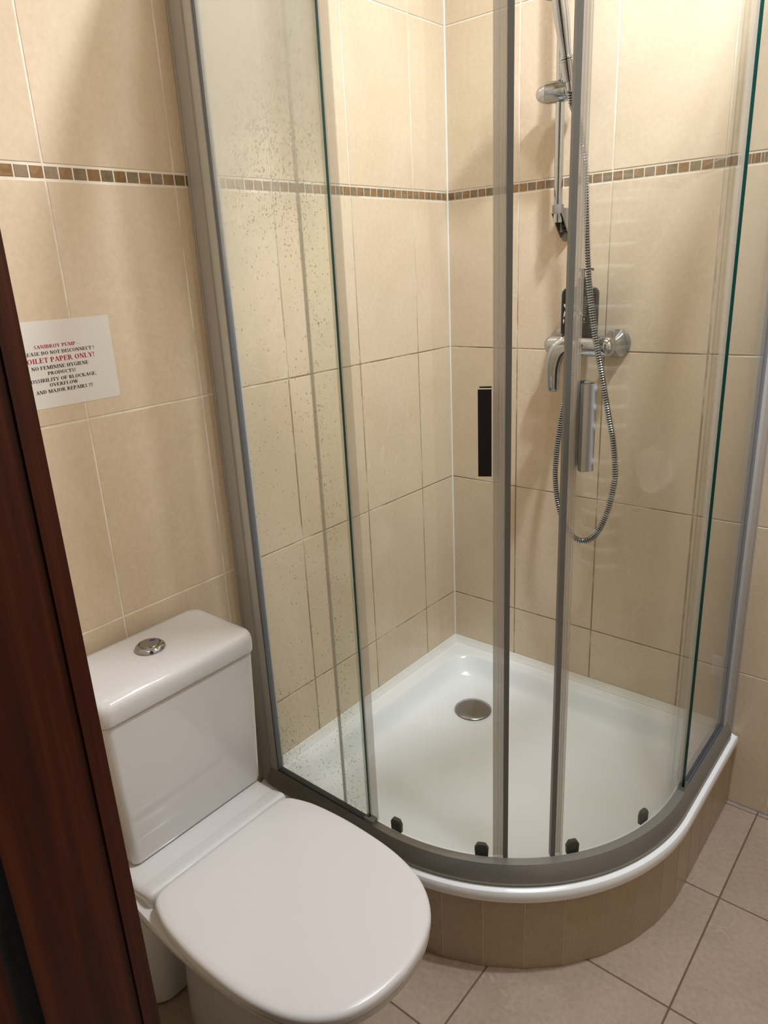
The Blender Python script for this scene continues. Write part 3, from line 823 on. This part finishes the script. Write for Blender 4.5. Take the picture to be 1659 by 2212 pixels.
# bowl and pedestal
bm = bmesh.new()
loft(bm, [dshape(.205, .50, .098, .0005), dshape(.203, .505, .100, .012), dshape(.200, .505, .094, .06), dshape(.198, .515, .088, .15), dshape(.195, .545, .092, .22), dshape(.19, .59, .112, .275), dshape(.18, .635, .138, .315), dshape(.16, .672, .160, .340), dshape(.14, .690, .169, .352), dshape(.135, .699, .1735, .362), dshape(.135, .702, .1745, .376), dshape(.137, .700, .173, .3825), dshape(.145, .693, .167, .3850)])
child('bowl', bm, PORC, to)
# deck under the cistern
bm = bmesh.new()
def drect(x0, x1, hw, r, z, yc=-1.184): return rrect((x0+x1)/2, yc, (x1-x0)/2, hw, r, z, 6)
loft(bm, [drect(.030, .262, .120, .03, .330), drect(.024, .276, .150, .03, .350), drect(.022, .284, .161, .03, .362), drect(.022, .284, .162, .03, .386)])
PR = [(.026, .380), (.2825, .380), (.2842, .384), (.2845, .402), (.2838, .4085), (.2810, .4125), (.2760, .4140), (.2690, .4132), (.2600, .4105), (.2520, .4088), (.2480, .4080), (.2450, .4068), (.2400, .4062), (.2100, .4060), (.030, .4060), (.026, .402)]
yr = []
for k in range(7): a = PI/2*k/6; yr.append((-1.346+.014*(1-math.sin(a)), 1-math.cos(a)))
sec = [(y_, q_) for y_, q_ in reversed(yr)][::-1]
rings = []
for y_, q_ in [(-1.346+.014*(1-math.cos(PI/2*k/6)), .012*(1-math.sin(PI/2*k/6))) for k in range(7)] + [(-1.022-.014*(1-math.cos(PI/2*k/6)), .012*(1-math.sin(PI/2*k/6))) for k in range(6, -1, -1)]:
    rings.append([(x - (q_ if x > .2 else 0), y_, z - (q_ if z > .39 else 0)) for x, z in PR])
loft(bm, rings)
child('deck', bm, PORC, to)
# cistern
CY = -1.171
bm = bmesh.new()
loft(bm, [rrect(.112, CY, .080, .146, .012, .4070), rrect(.1125, CY, .0865, .1500, .014, .4105), rrect(.1130, CY, .0885, .1520, .015, .420), rrect(.1150, CY, .0920, .1600, .016, .60), rrect(.1165, CY, .0935, .1635, .017, .7085), rrect(.1165, CY, .0900, .160, .015, .7115)])
ci = child('cistern', bm, PORC, to)
bm = bmesh.new()
loft(bm, [rrect(.1170, CY, .0915, .162, .016, .7125), rrect(.1175, CY, .0965, .1670, .020, .7140), rrect(.1180, CY, .0975, .1680, .022, .718), rrect(.1180, CY, .0980, .1690, .024, .738), rrect(.1175, CY, .0965, .1680, .024, .7475), rrect(.1170, CY, .0925, .1645, .023, .7535), rrect(.1165, CY, .0865, .159, .02, .7565), rrect(.1160, CY, .074, .147, .02, .7580), rrect(.1160, CY, .04, .12, .02, .7585)])
li = child('cistern_lid', bm, PORC, to)
bm = bmesh.new()
bc = (0.1085, -1.170, 0.7583)
lathe(bm, [(0, 0), (0.0275, 0), (0.0285, 0.002), (0.0275, 0.006), (0.0240, 0.0095), (0.0205, 0.0105), (0.0195, 0.0085), (0, 0.0085)], bc, (0, 0, 1), 48)
fb_ = child('flush_button', bm, CHROME, li); fb_['label'] = 'round chrome flush button'
bm = bmesh.new()
lathe(bm, [(0, 0.0087), (0.0188, 0.0087), (0.0190, 0.0105), (0.0180, 0.0120), (0.011, 0.0128), (0, 0.0130)], bc, (0, 0, 1), 40)
child('push_plate', bm, CHROME2, fb_)
bm = bmesh.new()
q0 = Vector(bc)+Vector((-0.0035, 0.009, 0.0128)); u_ = Vector((0.6, 0.8, 0)); v_ = Vector((-0.8, 0.6, 0))
vs = [bm.verts.new(q0+u_*a+v_*b+Vector((0, 0, z))) for z in (-.0015, .0004) for a, b in ((-.0055, -.0028), (.0055, -.0028), (.0055, .0028), (-.0055, .0028))]
for f in ((3, 2, 1, 0), (4, 5, 6, 7), (0, 1, 5, 4), (1, 2, 6, 5), (2, 3, 7, 6), (3, 0, 4, 7)): bm.faces.new([vs[i] for i in f])
child('blue_mark', bm, BLUE, fb_)
# seat ring and lid
SX0, SX1, SHW = .2855, .7155, .1825
bm = bmesh.new()
A0 = dshape(SX0+.004, SX1-.004, SHW-.004, .386); A1 = dshape(SX0+.002, SX1-.002, SHW-.002, .389); A2 = dshape(SX0+.002, SX1-.002, SHW-.002, .398); A3 = dshape(SX0+.004, SX1-.004, SHW-.004, .4005)
I3 = dshape(SX0+.06, SX1-.07, SHW-.06, .4005); I2 = dshape(SX0+.06, SX1-.07, SHW-.06, .386)
loft(bm, [A0, A1, A2, A3, I3, I2, A0], False, False)
child('seat', bm, LIDM, to)
bm = bmesh.new()
loft(bm, [dshape(SX0, SX1, SHW, .4015, inset=.006), dshape(SX0, SX1, SHW, .4018, inset=.002), dshape(SX0, SX1, SHW, .4045), dshape(SX0, SX1, SHW, .4125), dshape(SX0, SX1, SHW, .4160, inset=.0012), dshape(SX0, SX1, SHW, .4188, inset=.0038), dshape(SX0, SX1, SHW, .4203, inset=.008), dshape(SX0+.015, SX1-.016, SHW-.016, .4211), dshape(SX0+.05, SX1-.05, SHW-.045, .4222), dshape(SX0+.10, SX1-.12, SHW*.5, .4230)])
ld = child('lid', bm, LIDM, to); ld['label'] = 'closed smooth D-shaped lid'

# macerator pump box behind the toilet
bm = bmesh.new()
loft(bm, [rrect(.083, -1.185, .068, .128, .045, .006), rrect(.083, -1.185, .074, .134, .05, .0075), rrect(.083, -1.185, .0755, .1355, .05, .014), rrect(.083, -1.185, .0745, .1345, .05, .25), rrect(.083, -1.185, .070, .130, .046, .262), rrect(.083, -1.185, .055, .115, .04, .266)])
pb = thing('pump_box', (0.083, -1.185, 0), 'white rounded macerator box on the floor behind the toilet pedestal', 'pump')
child('casing', bm, WPLA, pb)
bm = bmesh.new()
for dx, dy in ((-.04, -.09), (.04, -.09), (-.04, .09), (.04, .09)):
    bm = bmesh.new(); lathe(bm, [(0, 0), (.009, 0), (.009, .007), (0, .007)], (.083+dx, -1.185+dy, 0.0003), (0, 0, 1), 12)
    child('foot', bm, ROLL, pb)

# ------------------------------------------------------------------ paper sign with its writing
# stroke glyphs in a serif style: V stem, H thin bar, D slanted stroke, A arc; units of cap height
TK, TN = 0.17, 0.065
def V(x, y0=0, y1=1, w=TK): return ('r', x-w/2, x+w/2, y0, y1)
def H(x0, x1, y, h=TN): return ('r', x0, x1, y-h/2, y+h/2)
def SF(x, y, w=0.32): return ('r', x-w/2, x+w/2, y, y+0.05) if y < .5 else ('r', x-w/2, x+w/2, y-0.05, y)
def D(x0, y0, x1, y1, w=TK): return ('d', x0, y0, x1, y1, w)
def A(cx, cy, rx, ry, a0, a1, tk=TK, tn=TN): return ('a', cx, cy, rx, ry, a0, a1, tk, tn)
GL = {
 'A': (.74, [D(.36, 1, .62, 0), D(.36, .98, .12, 0, .07), H(.2, .54, .32), SF(.12, 0, .24), SF(.62, 0, .28)]),
 'B': (.66, [V(.16), SF(.14, 0, .28), SF(.14, 1, .28), A(.30, .75, .24, .25, -90, 90), A(.30, .26, .30, .26, -90, 90), H(.14, .32, .97), H(.14, .32, .51), H(.14, .32, .03)]),
 'C': (.70, [A(.38, .5, .33, .5, 50, 310), V(.66, .66, 1, .05), H(.56, .66, .82, .05)]),
 'D': (.74, [V(.16), SF(.14, 0, .28), SF(.14, 1, .28), A(.30, .5, .38, .5, -90, 90), H(.14, .32, .97), H(.14, .32, .03)]),
 'E': (.66, [V(.16), SF(.14, 0, .28), SF(.14, 1, .28), H(.14, .58, .97), H(.14, .46, .51), H(.14, .60, .03), V(.57, .74, 1, .05), V(.60, 0, .28, .05), V(.45, .38, .64, .05)]),
 'F': (.62, [V(.16), SF(.16, 0, .34), SF(.14, 1, .28), H(.14, .57, .97), H(.14, .44, .51), V(.56, .74, 1, .05), V(.44, .38, .64, .05)]),
 'G': (.76, [A(.38, .5, .33, .5, 50, 300), V(.62, .0, .45), SF(.60, .47, .30), V(.65, .68, 1, .05)]),
 'H': (.78, [V(.17), V(.61), SF(.17, 0), SF(.17, 1), SF(.61, 0), SF(.61, 1), H(.17, .61, .5)]),
 'I': (.38, [V(.19), SF(.19, 0), SF(.19, 1)]),
 'J': (.50, [V(.32, .18, 1), SF(.32, 1), A(.19, .18, .20, .20, 190, 350)]),
 'K': (.76, [V(.16), SF(.16, 0), SF(.16, 1), D(.22, .42, .60, 1, .08), D(.32, .58, .64, 0), SF(.64, 0, .26), SF(.60, 1, .24)]),
 'L': (.64, [V(.16), SF(.16, 0, .3), SF(.16, 1, .32), H(.16, .58, .03), V(.58, 0, .3, .05)]),
 'M': (.94, [V(.14, 0, 1, .07), V(.78), D(.18, 1, .46, .04), D(.74, 1, .46, .04, .07), SF(.14, 0, .24), SF(.12, 1, .22), SF(.78, 0), SF(.80, 1, .24)]),
 'N': (.74, [V(.14, 0, 1, .07), V(.60, 0, 1, .07), D(.16, 1, .58, 0), SF(.14, 0, .24), SF(.12, 1, .2), SF(.62, 1, .24)]),
 'O': (.78, [A(.39, .5, .34, .5, 0, 360)]),
 'P': (.62, [V(.16), SF(.16, 0, .34), SF(.14, 1, .28), A(.30, .72, .27, .28, -90, 90), H(.14, .32, .97), H(.14, .32, .45)]),
 'R': (.74, [V(.16), SF(.16, 0, .32), SF(.14, 1, .28), A(.30, .74, .25, .26, -90, 90), H(.14, .32, .97), H(.14, .32, .49), D(.34, .5, .64, 0), SF(.66, 0, .2)]),
 'S': (.56, [A(.28, .745, .20, .235, 40, 270), A(.28, .26, .21, .25, -140, 90), V(.48, .72, 1, .05), V(.07, 0, .28, .05)]),
 'T': (.66, [V(.33), SF(.33, 0, .34), H(.05, .61, .97), V(.06, .72, 1, .05), V(.60, .72, 1, .05)]),
 'U': (.74, [V(.17, .28, 1), V(.58, .28, 1, .07), SF(.17, 1), SF(.58, 1, .24), A(.355, .30, .255, .30, 180, 360)]),
 'V': (.72, [D(.12, 1, .37, 0), D(.62, 1, .39, 0, .07), SF(.12, 1, .26), SF(.62, 1, .22)]),
 'W': (1.0, [D(.12, 1, .34, 0), D(.54, 1, .36, 0, .07), D(.50, 1, .72, 0), D(.90, 1, .74, 0, .07), SF(.12, 1, .26), SF(.5, 1, .26), SF(.90, 1, .2)]),
 'X': (.72, []),
 'Y': (.72, [D(.12, 1, .37, .45), D(.62, 1, .38, .45, .07), V(.37, 0, .48), SF(.37, 0), SF(.12, 1, .26), SF(.62, 1, .22)]),
 '!': (.32, [('d2', .16, 1, .16, .28, .17, .06), ('r', .09, .23, 0, .14)]),
 '-': (.62, [H(.06, .56, .33, .07)]),
 ',': (.28, [('r', .08, .2, 0, .13), D(.17, .06, .09, -.18, .06)]),
 ' ': (.30, []),
}
def text_bm(txt, yc, zb, cap, width):
    tot = sum(GL[c][0] for c in txt); sx = width/tot
    bm = bmesh.new(); X0 = 0.0; XP = 0.0007
    def P3(x, y): return bm.verts.new((XP, yc - width/2 + (X0+x)*sx, zb + y*cap))
    for c in txt:
        for g in GL[c][1]:
            if g[0] == 'r':
                _, a, b, y0, y1 = g; bm.faces.new([P3(a, y0), P3(b, y0), P3(b, y1), P3(a, y1)])
            elif g[0] in ('d', 'd2'):
                if g[0] == 'd': _, x0, y0, x1, y1, wq = g; w0 = w1 = wq
                else: _, x0, y0, x1, y1, w0, w1 = g
                bm.faces.new([P3(x0-w0/2, y0), P3(x0+w0/2, y0), P3(x1+w1/2, y1), P3(x1-w1/2, y1)])
            else:
                _, cx, cy, rx, ry, a0, a1, tk, tn = g
                n = max(6, int(abs(a1-a0)/20)); prev = None
                for k in range(n+1):
                    a = math.radians(a0+(a1-a0)*k/n); th_x = tk; th_y = tn
                    po = (cx+rx*math.cos(a), cy+ry*math.sin(a)); pi_ = (cx+(rx-th_x)*math.cos(a), cy+(ry-th_y)*math.sin(a))
                    if prev: bm.faces.new([P3(*prev[0]), P3(*po), P3(*pi_), P3(*prev[1])])
                    prev = (po, pi_)
        X0 += GL[c][0]
    return bm
sg = thing('paper_sign', (0.0, -1.189, 1.290), 'white paper notice in red and black capitals taped to the tiles', 'sign')
bm = bbox(0.0001, 0.00045, -1.295, -1.084, 1.2172, 1.3632); child('paper', bm, PAPER, sg, smooth=False)
LINES = [('SANIBROY PUMP -', 1.3180, .0057, .083, -1.1870, 1), ('PLEASE DO NOT DISCONNECT !', 1.3073, .0057, .133, -1.1865, 0), ('TOILET PAPER ONLY!', 1.2943, .0080, .131, -1.1870, 1),
         ('NO FEMININE HYGIENE', 1.2828, .0060, .104, -1.1875, 0), ('PRODUCTS!', 1.2730, .0056, .051, -1.1872, 0), ('POSSIBILITY OF BLOCKAGE,', 1.2621, .0058, .127, -1.1868, 0), ('OVERFLOW', 1.2531, .0057, .052, -1.1875, 0), ('AND MAJOR REPAIRS !!!', 1.2426, .0060, .105, -1.1870, 0)]
for t, zb, cap, wdt, yc, red in LINES:
    o = child('text_line', text_bm(t, yc, zb, cap, wdt), INKR if red else INKB, sg, smooth=False, normals=False)
    o['label'] = 'line of red capitals' if red else 'line of black capitals'

# ------------------------------------------------------------------ door frame and leaf (left foreground)
bm = bmesh.new()
box(bm, .530, .5665, -1.6200, -1.5180, 0.0, 2.10)        # lining
box(bm, .530, .5700, -1.5182, -1.4980, 0.0, 2.10)        # stop nearer the bathroom
bevel(bm, 0.0012, 2)
tr1 = link_bm('door_1', bm, WOOD); tag(tr1, 'dark red-brown wooden door frame in the left foreground', 'door frame', kind='structure')
bm = bmesh.new(); box(bm, JX1, JX1+.036, -1.62, -1.498, 0, 2.10); box(bm, .530, JX1+.036, -1.62, -1.498, 2.062, 2.10)
tag(link_bm('door_2', bm, WOOD), 'dark wooden door frame on the right and above', 'door frame', kind='structure')
bm = bmesh.new(); box(bm, .40, .5560, -1.664, -1.6400, 0.01, 2.06); bevel(bm, .002, 2)
dl = link_bm('door_leaf', bm, WOOD); tag(dl, 'edge of a dark red-brown door leaf behind the frame, bottom left', 'door')

# ------------------------------------------------------------------ fittings seen only as reflections
rad = thing('towel_radiator', (XR-.05, -.70, .45), 'white ladder towel radiator on the right wall, mirrored in the glass', 'radiator')
for y in (-.92, -.48):
    bm = bmesh.new(); tube(bm, [(XR-.06, y, .45), (XR-.06, y, 1.60)], .014, 12); child('upright', bm, WPLA, rad)
for k in range(20):
    z = .50+.056*k+(.05 if k > 6 else 0)-(0)+(.05 if k > 13 else 0)
    if z < 1.62:
        bm = bmesh.new(); tube(bm, [(XR-.062, -.92, z), (XR-.085, -.70, z), (XR-.062, -.48, z)], .010, 10); child('rung', bm, WPLA, rad)
for y in (-.92, -.48):
    for z in (.6, 1.5):
        bm = bmesh.new(); tube(bm, [(XR-.06, y, z), (XR-.0005, y, z)], .008, 8); child('bracket', bm, WPLA, rad)
wb = thing('washbasin', (1.50, -.20, .70), 'white washbasin on the back wall, mirrored in the right pane', 'washbasin')
bm = bmesh.new()
loft(bm, [rrect(1.49, -.16, .12, .10, .05, .70), rrect(1.49, -.18, .18, .155, .09, .76), rrect(1.49, -.19, .22, .185, .10, .83), rrect(1.49, -.19, .225, .188, .10, .85), rrect(1.49, -.19, .215, .18, .10, .855), rrect(1.49, -.20, .17, .14, .10, .845), rrect(1.49, -.20, .12, .09, .06, .76)])
child('bowl', bm, PORC, wb)
bm = bmesh.new(); tube(bm, [(1.49, -.045, .85), (1.49, -.045, .94), (1.49, -.06, .96), (1.49, -.14, .94)], .013, 14); child('faucet', bm, CHROME, wb)
for k, p in enumerate(LAMPS):  # last base belongs to the added tray light
    li_ = thing('ceiling_lamp', (p[0], p[1], 2.75), ('round ceiling spotlight nearest the back wall', 'round ceiling spotlight nearest the doorway', 'round ceiling spotlight in the middle of the room', 'added round spotlight that brightens the shower tray')[k], 'lamp', 'ceiling spotlights')
    bm = bmesh.new(); lathe(bm, [(0, 0), (.045, 0), (.048, .006), (.048, .008), (0, .008)], (p[0], p[1], 2.749), (0, 0, -1), 24)
    child('lamp_base', bm, CHROME, li_)
